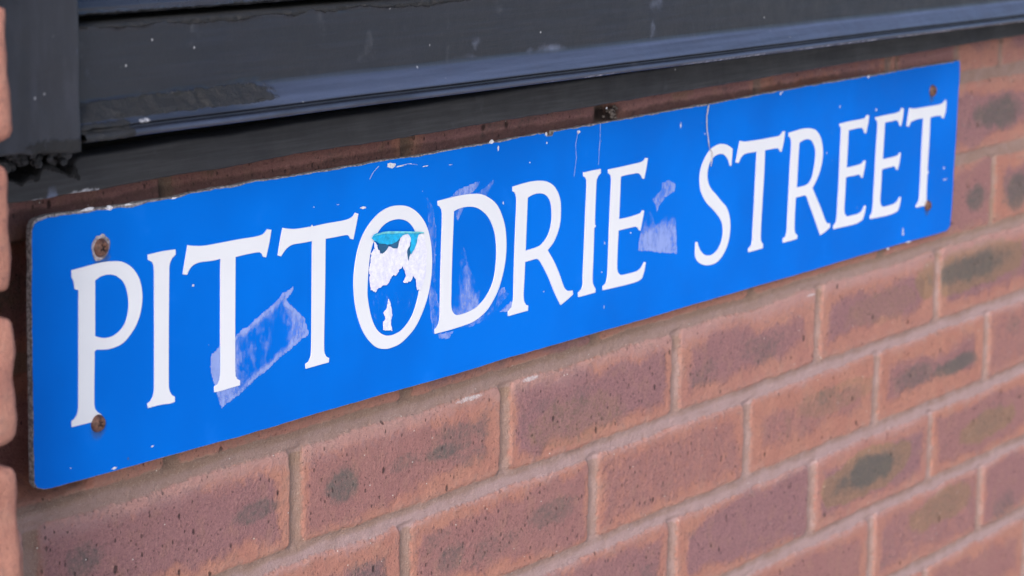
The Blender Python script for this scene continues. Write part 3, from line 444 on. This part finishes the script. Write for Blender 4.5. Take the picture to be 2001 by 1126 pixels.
# lower fascia board: solid, with its broken top at the left
def fascia():
    b=[p for p in DATA['fb']]; t=[p for p in DATA['ft']]
    b=[[-330,181.5]]+b+[[1900,185]]; t=[[-330,193],[-262,194]]+t+[[1900,205]]
    xs=np.concatenate([np.arange(-330,1150,1.6),np.arange(1150,1900,10)])
    bz=np.interp(xs,[p[0] for p in b],[p[1] for p in b])+.45*fbm(xs,xs*0,14,3); tz=np.interp(xs,[p[0] for p in t],[p[1] for p in t])
    tz=tz+.3*fbm(xs,xs*0,20,5)+(2.4*fbm(xs,xs*0,7,6,4))*(1-ss(-208,-196,xs))
    rows=[(-2.,0),(-18.5,0),(-19.6,.03),(-20,.07)]+[(-20,v) for v in np.linspace(.1,.93,16)]+[(-19.7,.965),(-18.8,1.),(-2,1.)]
    X=np.tile(xs,(len(rows),1)); F=np.array([r[1] for r in rows])[:,None]; Yb=np.array([r[0] for r in rows])[:,None]
    Zp=bz+(tz-bz)*F; Yp=Yb-.35*fbm(X,Zp,26,8)*(Yb<-10)+0*X
    hn=Zp-bz
    dust=.25*ss(4,0,hn)*ss(.1,.4,fbm(X,Zp,40,9)+.2)+.55*(1-ss(.3,1,np.abs(X+222)/7))*ss(.1,.9,1-F)
    chalk=.95*(1-ss(0,4.5,hn))*(1-ss(-195,-165,X))*ss(-243,-228,X)*(.5+fbm(X,Zp,9,10))+.4*(1-ss(0,1.2,hn))*(fbm(X,X*0,40,20)>.1)
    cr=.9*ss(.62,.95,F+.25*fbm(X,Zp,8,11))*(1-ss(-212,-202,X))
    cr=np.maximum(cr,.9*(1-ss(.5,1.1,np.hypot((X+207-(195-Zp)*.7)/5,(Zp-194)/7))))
    me=grid_mesh('fascia_board',X/1000,Yp/1000,Zp/1000,dict(dust=np.clip(dust,0,1),chalk=np.clip(chalk,0,1),crust_shade=np.clip(cr,0,1)))
    link('fascia_board',me,M_FASCIA,frame)
fascia()
def bevbox(name,x0,x1,y0,y1,z0,z1,mat,parent,bev=.0015):
    bm=bmesh.new(); bmesh.ops.create_cube(bm,size=1)
    for v in bm.verts: v.co=Vector(((x0+x1)/2+v.co.x*(x1-x0),(y0+y1)/2+v.co.y*(y1-y0),(z0+z1)/2+v.co.z*(z1-z0)))
    bmesh.ops.bevel(bm,geom=bm.edges[:],offset=bev,segments=2,affect='EDGES')
    me=bpy.data.meshes.new(name); bm.to_mesh(me); bm.free(); return link(name,me,mat,parent)
bevbox('gap_shade_board',-.33,1.9,-.0008,.03,.1935,.33,M_BACK,frame,.0003)  # board added behind the sill gap so the shade there reads black
# left post: slab with a crusted lower end
def post():
    hs=np.concatenate([[0],np.arange(0,60,1.5),np.arange(60,330,5)])
    ring=[(-330,-10),(-330,-60),(-329,-61.5),(-327,-62)]+[(x,-62) for x in np.arange(-320,-244,4)]+[(-243,-62),(-241.2,-61.3),(-240.4,-60),(-240.3,-52),(-240.3,-10)]
    RX=np.array([r[0] for r in ring],float);RY=np.array([r[1] for r in ring],float)
    X=np.tile(RX,(len(hs),1)); Yp=np.tile(RY,(len(hs),1))
    bz=np.interp(RX,[-330,-290,-242],[218.5,216.0,211.8])
    base=bz+1.6*fbm(RX,RX*0,12,5)
    Zp=base[None,:]+hs[:,None]
    n=fbm(X,Zp,22,6,5); Yp=Yp-.8*n*(Yp<-30); X=X+.4*fbm(Zp,Zp*0,18,8)*(X>-245)
    cr=.85*(1-ss(3,11,hs))[:,None]*(.75+n)
    X[0]=X[0].mean();Yp[0]=-30
    me=grid_mesh('post',X/1000,Yp/1000,Zp/1000,dict(crust_shade=np.clip(cr,0,1),dust=np.clip(.5*(1-ss(.3,1,np.hypot((X+243)/2.5,(Zp-264)/4)))+0*X+.1*(n>.3),0,1),chalk=0*X))
    link('post',me,M_POST,frame)
post()
# crumbled filler hanging in the gap under the post
def crumb(name,pts,mat,parent,seed):
    bm=bmesh.new(); rs=np.random.RandomState(seed)
    for (x,y,z,r) in pts:
        res=bmesh.ops.create_icosphere(bm,subdivisions=2,radius=1)
        for v in res['verts']:
            k=1+rs.uniform(-.25,.25); v.co=Vector((x+v.co.x*r*k*1.2,y+v.co.y*r*k*.8,z+v.co.z*r*k))
    me=bpy.data.meshes.new(name); bm.to_mesh(me); bm.free(); return link(name,me,mat,parent)
rs=np.random.RandomState(3)
crumb('crumbled_filler',[(-.262+.05*rs.rand(),-.006-.02*rs.rand(),.199+.014*rs.rand(),.0016+.003*rs.rand()) for _ in range(46)],M_FASCIA,frame,4)
#---------------------------------------------------------------- street name sign
SY=0.0                            # the plate has its own frame: it stands further off the wall at its left end
sign=empty('street_sign',(0,-.0160,0)); sign.rotation_euler=(0,0,math.atan(.0105))
tag(sign,'long bright blue street name plate lettered PITTODRIE STREET in white, scarred by torn stickers','street sign')
def smooth(loop,ang=32,step=1.6):
    P=np.array(loop,float); 
    keep=[0]
    Q=[p for i,p in enumerate(P) if np.hypot(*(p-P[i-1]))>.15]; P=np.array(Q); n=len(P); out=[]
    d=np.roll(P,-1,0)-P; a=np.arctan2(d[:,1],d[:,0]); turn=np.abs((a-np.roll(a,1)+np.pi)%(2*np.pi)-np.pi)
    corner=turn>math.radians(ang)
    for i in range(n):
        p0,p1,p2,p3=P[i-1],P[i],P[(i+1)%n],P[(i+2)%n]
        L=np.hypot(*(p2-p1)); k=max(1,int(L/step)); k=min(k,10)
        m1=(p2-p0)/ (np.hypot(*(p1-p0))+L)*L; m2=(p3-p1)/(np.hypot(*(p3-p2))+L)*L
        if corner[i]: m1=(p2-p1)
        if corner[(i+1)%n]: m2=(p2-p1)
        for j in range(k):
            t=j/k; out.append((2*t**3-3*t*t+1)*p1+(t**3-2*t*t+t)*m1+(-2*t**3+3*t*t)*p2+(t**3-t*t)*m2)
    return np.array(out)
def fill(name,loops,front,depth,bevel=0.):
    """closed outlines in mm on the sign plane -> solid mesh, front at y=front (m), going back by depth (m)"""
    cu=bpy.data.curves.new(name,'CURVE'); cu.dimensions='2D'; cu.fill_mode='BOTH'; cu.extrude=max(depth/2-bevel,0.00001); cu.bevel_depth=bevel; cu.bevel_resolution=1; cu.offset=-bevel
    for l in loops:
        s=cu.splines.new('POLY'); s.points.add(len(l)-1); s.use_cyclic_u=True
        for p,q in zip(s.points,l): p.co=(q[0]/1000,q[1]/1000,0,1)
    o=bpy.data.objects.new('tmp',cu); COL.objects.link(o)
    dg=bpy.context.evaluated_depsgraph_get(); me=bpy.data.meshes.new_from_object(o.evaluated_get(dg)); bpy.data.objects.remove(o); bpy.data.curves.remove(cu)
    me.name=name
    n=len(me.vertices); c=np.empty(n*3); me.vertices.foreach_get('co',c); c=c.reshape(-1,3)
    c=np.stack([c[:,0],front+depth/2-c[:,2],c[:,1]],-1); me.vertices.foreach_set('co',c.ravel())
    me.update(); return me
def add_stain(me,spots):
    n=len(me.vertices); c=np.empty(n*3); me.vertices.foreach_get('co',c); c=c.reshape(-1,3)*1000
    v=np.zeros(n)
    for x,z,rx,rz,s in spots: v=np.maximum(v,s*(1-ss(.2,1,np.hypot((c[:,0]-x)/rx,(c[:,2]-z)/rz))))
    a=me.attributes.new('stain','FLOAT','POINT'); a.data.foreach_set('value',v.astype(np.float32))
# panel core (edge material) and enamel face
ol=smooth(DATA['outline'],28,3.0)
t=np.arange(len(ol)); tops=(ol[:,1]>120)|(ol[:,1]<60)
jag=ol.copy(); jag[:,1]+=np.where(ol[:,1]>120,.45,.22)*fbm(ol[:,0]*1.0,ol[:,0]*0,5,5,3)*1.3; jag[:,0]+=.3*fbm(ol[:,1],ol[:,1]*0,5,15,3)
core=fill('panel_core',[jag],SY+.0003,.0036,.0)
cen=ol.mean(0)
face=jag.copy(); 
inset=np.where(face[:,1]>120,.75+.8*fbm(face[:,0],face[:,0]*0,6,55,4)+.9*(face[:,0]<-150),.25)
face[:,1]-=np.where(face[:,1]>120,inset,0); face[:,1]+=np.where(face[:,1]<60,.3,0)
face[:,0]+=np.where(face[:,0]<-225,.35+.35*fbm(face[:,1],face[:,1]*0,7,66,3),0)-np.where(face[:,0]>890,.25,0)
# enamel face as fine sheet clipped to the outline so that it can carry stains
def inside(px,pz,poly):
    r=np.zeros(px.shape,bool); n=len(poly)
    for i in range(n):
        x1,y1=poly[i-1];x2,y2=poly[i]
        if y1==y2: continue
        r^=((y1>pz)!=(y2>pz))&(px<(x2-x1)*(pz-y1)/(y2-y1)+x1)
    return r
fm=fill('enamel_face',[face],SY,.0003,.0)
link('panel',core,M_EDGE,sign)
SCR=[DATA['screws'][i] for i in range(4)]
bpy_face=link('blue_face',fm,M_BLUE,sign); add_stain(fm,[])
# letters
order='PITTODRIESTREET'
for nme,loops in DATA['letters']:
    lp=[smooth(l) for l in loops]
    me=fill('letter',lp,SY-.00055,.0005,0.0)
    add_stain(me,[])
    link('letter',me,M_WHITE,sign)
# stains around fixings: thin films of rusty run-off on the enamel
def dist_poly(px,pz,poly):
    d=np.full(px.shape,1e9)
    for i in range(len(poly)):
        a=poly[i-1];b=poly[i]; ab=b-a; L=ab@ab+1e-9
        t=np.clip(((px-a[0])*ab[0]+(pz-a[1])*ab[1])/L,0,1)
        d=np.minimum(d,np.hypot(px-a[0]-t*ab[0],pz-a[1]-t*ab[1]))
    return d
def film(name,poly,mat,y,den,step=.8):
    P=np.array(poly,float); lo=P.min(0)-1;hi=P.max(0)+1
    xs=np.arange(lo[0],hi[0],step);zs=np.arange(lo[1],hi[1],step)
    X,Zg=np.meshgrid(xs,zs)
    wX=X+1.2*fbm(X,Zg,4,91);wZ=Zg+1.2*fbm(X,Zg,4,93)
    ins=inside(wX,wZ,P); d=dist_poly(wX,wZ,P)
    D=den(X,Zg,d)
    me=grid_mesh(name,X/1000,np.full_like(X,y),Zg/1000,dict(den=D))
    bm=bmesh.new(); bm.from_mesh(me); flag=ins.ravel(); bm.verts.ensure_lookup_table()
    kill=[f for f in bm.faces if not all(flag[v.index] for v in f.verts)]
    bmesh.ops.delete(bm,geom=kill,context='FACES'); bm.to_mesh(me); bm.free()
    return link(name,me,mat,sign)
YF=SY-.00042
pt=DATA['patches']
def ring(w,edge,mid,blobs=()):
    def f(X,Z,d):
        v=mid+(edge-mid)*(1-ss(0,w,d))
        for x,z,r,s in blobs: v=np.maximum(v,s*(1-ss(.4,1.1,np.hypot((X-x)/r,(Z-z)/(r*1.3)))))
        return v
    return f
P0=np.array(pt['tape_residue']); xl,xr=P0[:,0].min(),P0[:,0].max()
film('tape_residue',pt['tape_residue'],M_RES,YF,lambda X,Z,d: np.maximum(np.maximum(.78*(1-ss(1.5,6.5,d)),.66*(1-ss(xl+18,xl+38,X))),.62*ss(xr-26,xr-14,X)*(1-ss(125,132,Z)))*.75+.30)
film('tape_residue',pt['r_quad'],M_RES,YF,lambda X,Z,d:.35+.45*ss(94,76,Z))
film('tape_residue',pt['r_top'],M_RES,YF,lambda X,Z,d:.62+0*X)
film('tape_residue',pt['d_in'],M_RES,YF,lambda X,Z,d:.35+.35*ss(0,10,d))
film('tape_residue',pt['d_left'],M_RES2,YF,lambda X,Z,d:.68+.2*(1-ss(0,1.5,d)))
film('tape_residue',pt['d_top'],M_RES,YF,lambda X,Z,d:.6+0*X)
film('tape_residue',pt['d_top2'],M_RES,YF,lambda X,Z,d:.55+0*X)
film('tape_residue',pt['d_bot'],M_RES,YF,lambda X,Z,d:.7+0*X)
film('tape_residue',pt['r_foot'],M_RES,YF,lambda X,Z,d:.75+0*X)
film('tape_residue',pt['d_right'],M_RES,YF,lambda X,Z,d:.6+0*X)
film('tape_residue',pt['o_low'],M_RES2,YF,lambda X,Z,d:.38+0*X)
# torn sticker
def rag(l,s=.5,seed=1,st=1.2):
    a=smooth(l,70,st); return a+np.stack([s*fbm(a[:,0],a[:,1],2.5,seed),s*fbm(a[:,0],a[:,1],2.5,seed+50)],-1)
stk=link('torn_sticker',fill('torn_sticker',[rag(DATA['paper'],2.0,5,.7)],SY-.0011,.0003),M_PAPER,sign); stk['label']='ragged white paper left by the torn sticker inside the letter O'
stk2=link('sticker_strip',fill('sticker_strip',[rag(DATA['teal'],.7,7,.7)],SY-.0016,.0003),M_TEAL,sign); stk2['label']='turquoise torn upper strip of the sticker'
link('sticker_edge',fill('sticker_edge',[rag(DATA['tealtop'],.2,8)],SY-.0020,.0003),M_TEALL,sign)
link('sticker_shadow_layer',fill('x',[rag(DATA['dark1'],.3,9)],SY-.0013,.0001),M_NAVY,sign).name='shaded_underlayer'  # dark blue under the torn strip, with its shadow in the colour
link('shaded_underlayer',fill('x',[rag(DATA['dark2'],.3,10)],SY-.0013,.0001),M_NAVY,sign)
link('paper_scrap',fill('paper_scrap',[rag(DATA['wstreak'],1.3,11,.6)],SY-.0006,.0003),M_PAPER,sign)
# screws
def screw(x,z,r,rustring):
    bm=bmesh.new(); n=40; rings=14
    prof=[]
    def hgt(u,v):
        q=math.hypot(u,v)/r
        h=.0030*(1-q**4) if q<1 else 0
        cu,cv=u*math.cos(.5)+v*math.sin(.5),-u*math.sin(.5)+v*math.cos(.5)
        arm=(abs(cu)<r*.15 and abs(cv)<r*.55) or (abs(cv)<r*.15 and abs(cu)<r*.55)
        return h-.0014*arm
    c=bm.verts.new((0,-hgt(0,0),0)); prev=None; rows=[]
    for i in range(1,rings+1):
        q=r*i/rings; row=[]
        for k in range(n):
            a=2*math.pi*k/n; u,v=q*math.cos(a),q*math.sin(a)
            row.append(bm.verts.new((u,-hgt(u,v)-.0006,v)))
        rows.append(row)
    rim=[bm.verts.new((r*1.02*math.cos(2*math.pi*k/n),.0015,r*1.02*math.sin(2*math.pi*k/n))) for k in range(n)]; rows.append(rim)
    c.co.y-=.0006
    for k in range(n): bm.faces.new((c,rows[0][(k+1)%n],rows[0][k]))
    for i in range(len(rows)-1):
        for k in range(n):
            f=bm.faces.new((rows[i][k],rows[i][(k+1)%n],rows[i+1][(k+1)%n],rows[i+1][k])); f.smooth=True
    bmesh.ops.recalc_face_normals(bm,faces=bm.faces[:])
    me=bpy.data.meshes.new('screw'); bm.to_mesh(me); bm.free()
    o=link('screw',me,M_RUST,sign); o.location=(x/1000,-.0002,z/1000)
    bx=[]
    # dark cross laid in the slot
    bm=bmesh.new()
    for a in (.5,.5+math.pi/2):
        vs4=[]
        for u,v in ((-r*.5,-r*.1),(r*.5,-r*.1),(r*.5,r*.1),(-r*.5,r*.1)):
            vs4.append(bm.verts.new((u*math.cos(a)-v*math.sin(a),-.0023-.00005*(a>1),u*math.sin(a)+v*math.cos(a))))
        bm.faces.new(vs4)
    me=bpy.data.meshes.new('slot'); bm.to_mesh(me); bm.free()
    s=bpy.data.objects.new('slot',me); me.materials.append(M_SLOT); COL.objects.link(s); s.parent=o
    if rustring:
        ringpts=[[x+1.28*r*1000*math.cos(a)*(1+.1*math.sin(3*a+1)),z+.3+1.32*r*1000*math.sin(a)*(1+.12*math.sin(2*a))] for a in np.linspace(0,2*math.pi,40)[:-1]]
        link('screw_surround',fill('screw_surround',[rag(ringpts,1.2,21)],SY-.0007,.0005),flat('rusty_bare_patch',(.30,.27,.30),.8,400,.6),sign)
    return o
RS=[.0053,.0050,.0052,.0047]
labs=['corroded screw at the upper left with a bare ring around it','brown crosshead screw beside the foot of the letter P','rusty screw above the final letter T','rusty screw at the foot of the final letter T']
for i,(x,z) in enumerate(SCR):
    s=screw(x,z,RS[i],i==0); s['label']=labs[i]
# stains around screws as films
def stainmat():
    m=NB('rust_run_stain'); n=m.noise(300,4,.7); al=m.rng(m.math('ADD',m.at('den'),m.math('MULTIPLY',m.math('SUBTRACT',n,.5),.5)),.1,.9,0,.55)
    m.inp(m.b,'Alpha',al); return m.fin((.10,.12,.10),.8,.1)
M_ST=stainmat()
for x,z,rx,rz in [(SCR[1][0],SCR[1][1]-3,9,10),(SCR[2][0],SCR[2][1]-3,8,13),(SCR[3][0],SCR[3][1]-3,8,11),(SCR[0][0]+1,SCR[0][1]-6,10,9)]:
    e=[[x+rx*math.cos(a),z+rz*math.sin(a)] for a in np.linspace(0,2*math.pi,24)[:-1]]
    film('rust_stain',e,M_ST,YF-.00005,lambda X,Z,d,x=x,z=z,rx=rx,rz=rz:.55*(1-ss(.3,1,np.hypot((X-x)/rx,(Z-z)/rz))),1.2)
for x,y_,r in [(212,428,3),(206,452,3.5),(226,452,3),(240,462,5),(82,462,2)]: pass
# chips and scratches: little flakes where the enamel has gone
rs=np.random.RandomState(5)
def flake(name,polys):
    bm=bmesh.new()
    for pl in polys: bm.faces.new([bm.verts.new((c[0]/1000,SY-.0002,c[1]/1000)) for c in pl])
    me=bpy.data.meshes.new(name); bm.to_mesh(me); bm.free(); return link(name,me,M_CHIP,sign)
for x,z,a,b in DATA['chips']:
    a=max(a,.3)*.85;b=max(b,.3)*.85; n=13
    flake('paint_chip',[[(x+a*math.cos(t_)*rs.uniform(.45,1.2),z+b*math.sin(t_)*rs.uniform(.45,1.2)) for t_ in np.linspace(0,2*math.pi,n+1)[:-1]]])
for i in range(14):
    x=rs.uniform(-220,890); z=rs.uniform(20,165); a=rs.uniform(.12,.32)
    flake('paint_chip',[[(x+a*math.cos(t_),z+a*rs.uniform(.6,1.6)*math.sin(t_)) for t_ in np.linspace(0,2*math.pi,7)[:-1]]])
for poly in DATA['scratches'][:3]+DATA['scratches'][5:]:
    P=np.array(poly); Q=[P[0]]
    for i in range(len(P)-1):
        for k in range(1,7): Q.append(P[i]+(P[i+1]-P[i])*k/6+rs.uniform(-.12,.12,2))
    L=[];Rr=[]
    for i in range(len(Q)):
        dv=Q[min(i+1,len(Q)-1)]-Q[max(i-1,0)]; nn=np.array([-dv[1],dv[0]])/(np.hypot(*dv)+1e-6)*rs.uniform(.05,.19)
        L.append(Q[i]-nn); Rr.append(Q[i]+nn)
    flake('scratch',[L+Rr[::-1]])
# hanging cobweb strand over the S
cu=bpy.data.curves.new('strand','CURVE'); cu.dimensions='3D'; cu.bevel_depth=.00024; cu.bevel_resolution=1
for k in range(3):
    P=DATA['thread']; s=cu.splines.new('POLY'); pts=[]
    for i in range(len(P)-1):
        for j in range(6): pts.append(np.array(P[i])+(np.array(P[i+1])-np.array(P[i]))*j/6)
    s.points.add(len(pts)-1)
    for i,(p,q) in enumerate(zip(s.points,pts)):
        wv=.35*k*math.sin(i*.6+k*2)+(k-1)*.9*max(0,i/len(pts)-.55)
        p.co=((q[0]+wv)/1000,SY-.0016-.0004*math.sin(i*.5+k),q[1]/1000,1)
o=bpy.data.objects.new('tmp',cu); COL.objects.link(o); dg=bpy.context.evaluated_depsgraph_get(); me=bpy.data.meshes.new_from_object(o.evaluated_get(dg)); bpy.data.objects.remove(o)
st=link('cobweb_strand',me,M_WEB); st.location=sign.location; st.rotation_euler=sign.rotation_euler; tag(st,'dusty cobweb strand hanging down over the top of the letter S','cobweb')
# knot of old web and dirt on the brick between fascia and sign
bm=bmesh.new(); rs=np.random.RandomState(9)
for i in range(26):
    r=rs.uniform(.0004,.0015); res=bmesh.ops.create_icosphere(bm,subdivisions=1,radius=r)
    c=Vector((.347+rs.normal(0,.0032),-.002-rs.rand()*.004,.1735+rs.normal(0,.002)))
    for v in res['verts']: v.co=c+v.co*rs.uniform(.7,1.3)
me=bpy.data.meshes.new('web_clump'); bm.to_mesh(me); bm.free()
wc=link('web_clump',me,flat('dark_dusty_web',(.12,.10,.095),.9,600,.5)); tag(wc,'small dusty clump of web and grit on the brick between the fascia and the sign','debris')
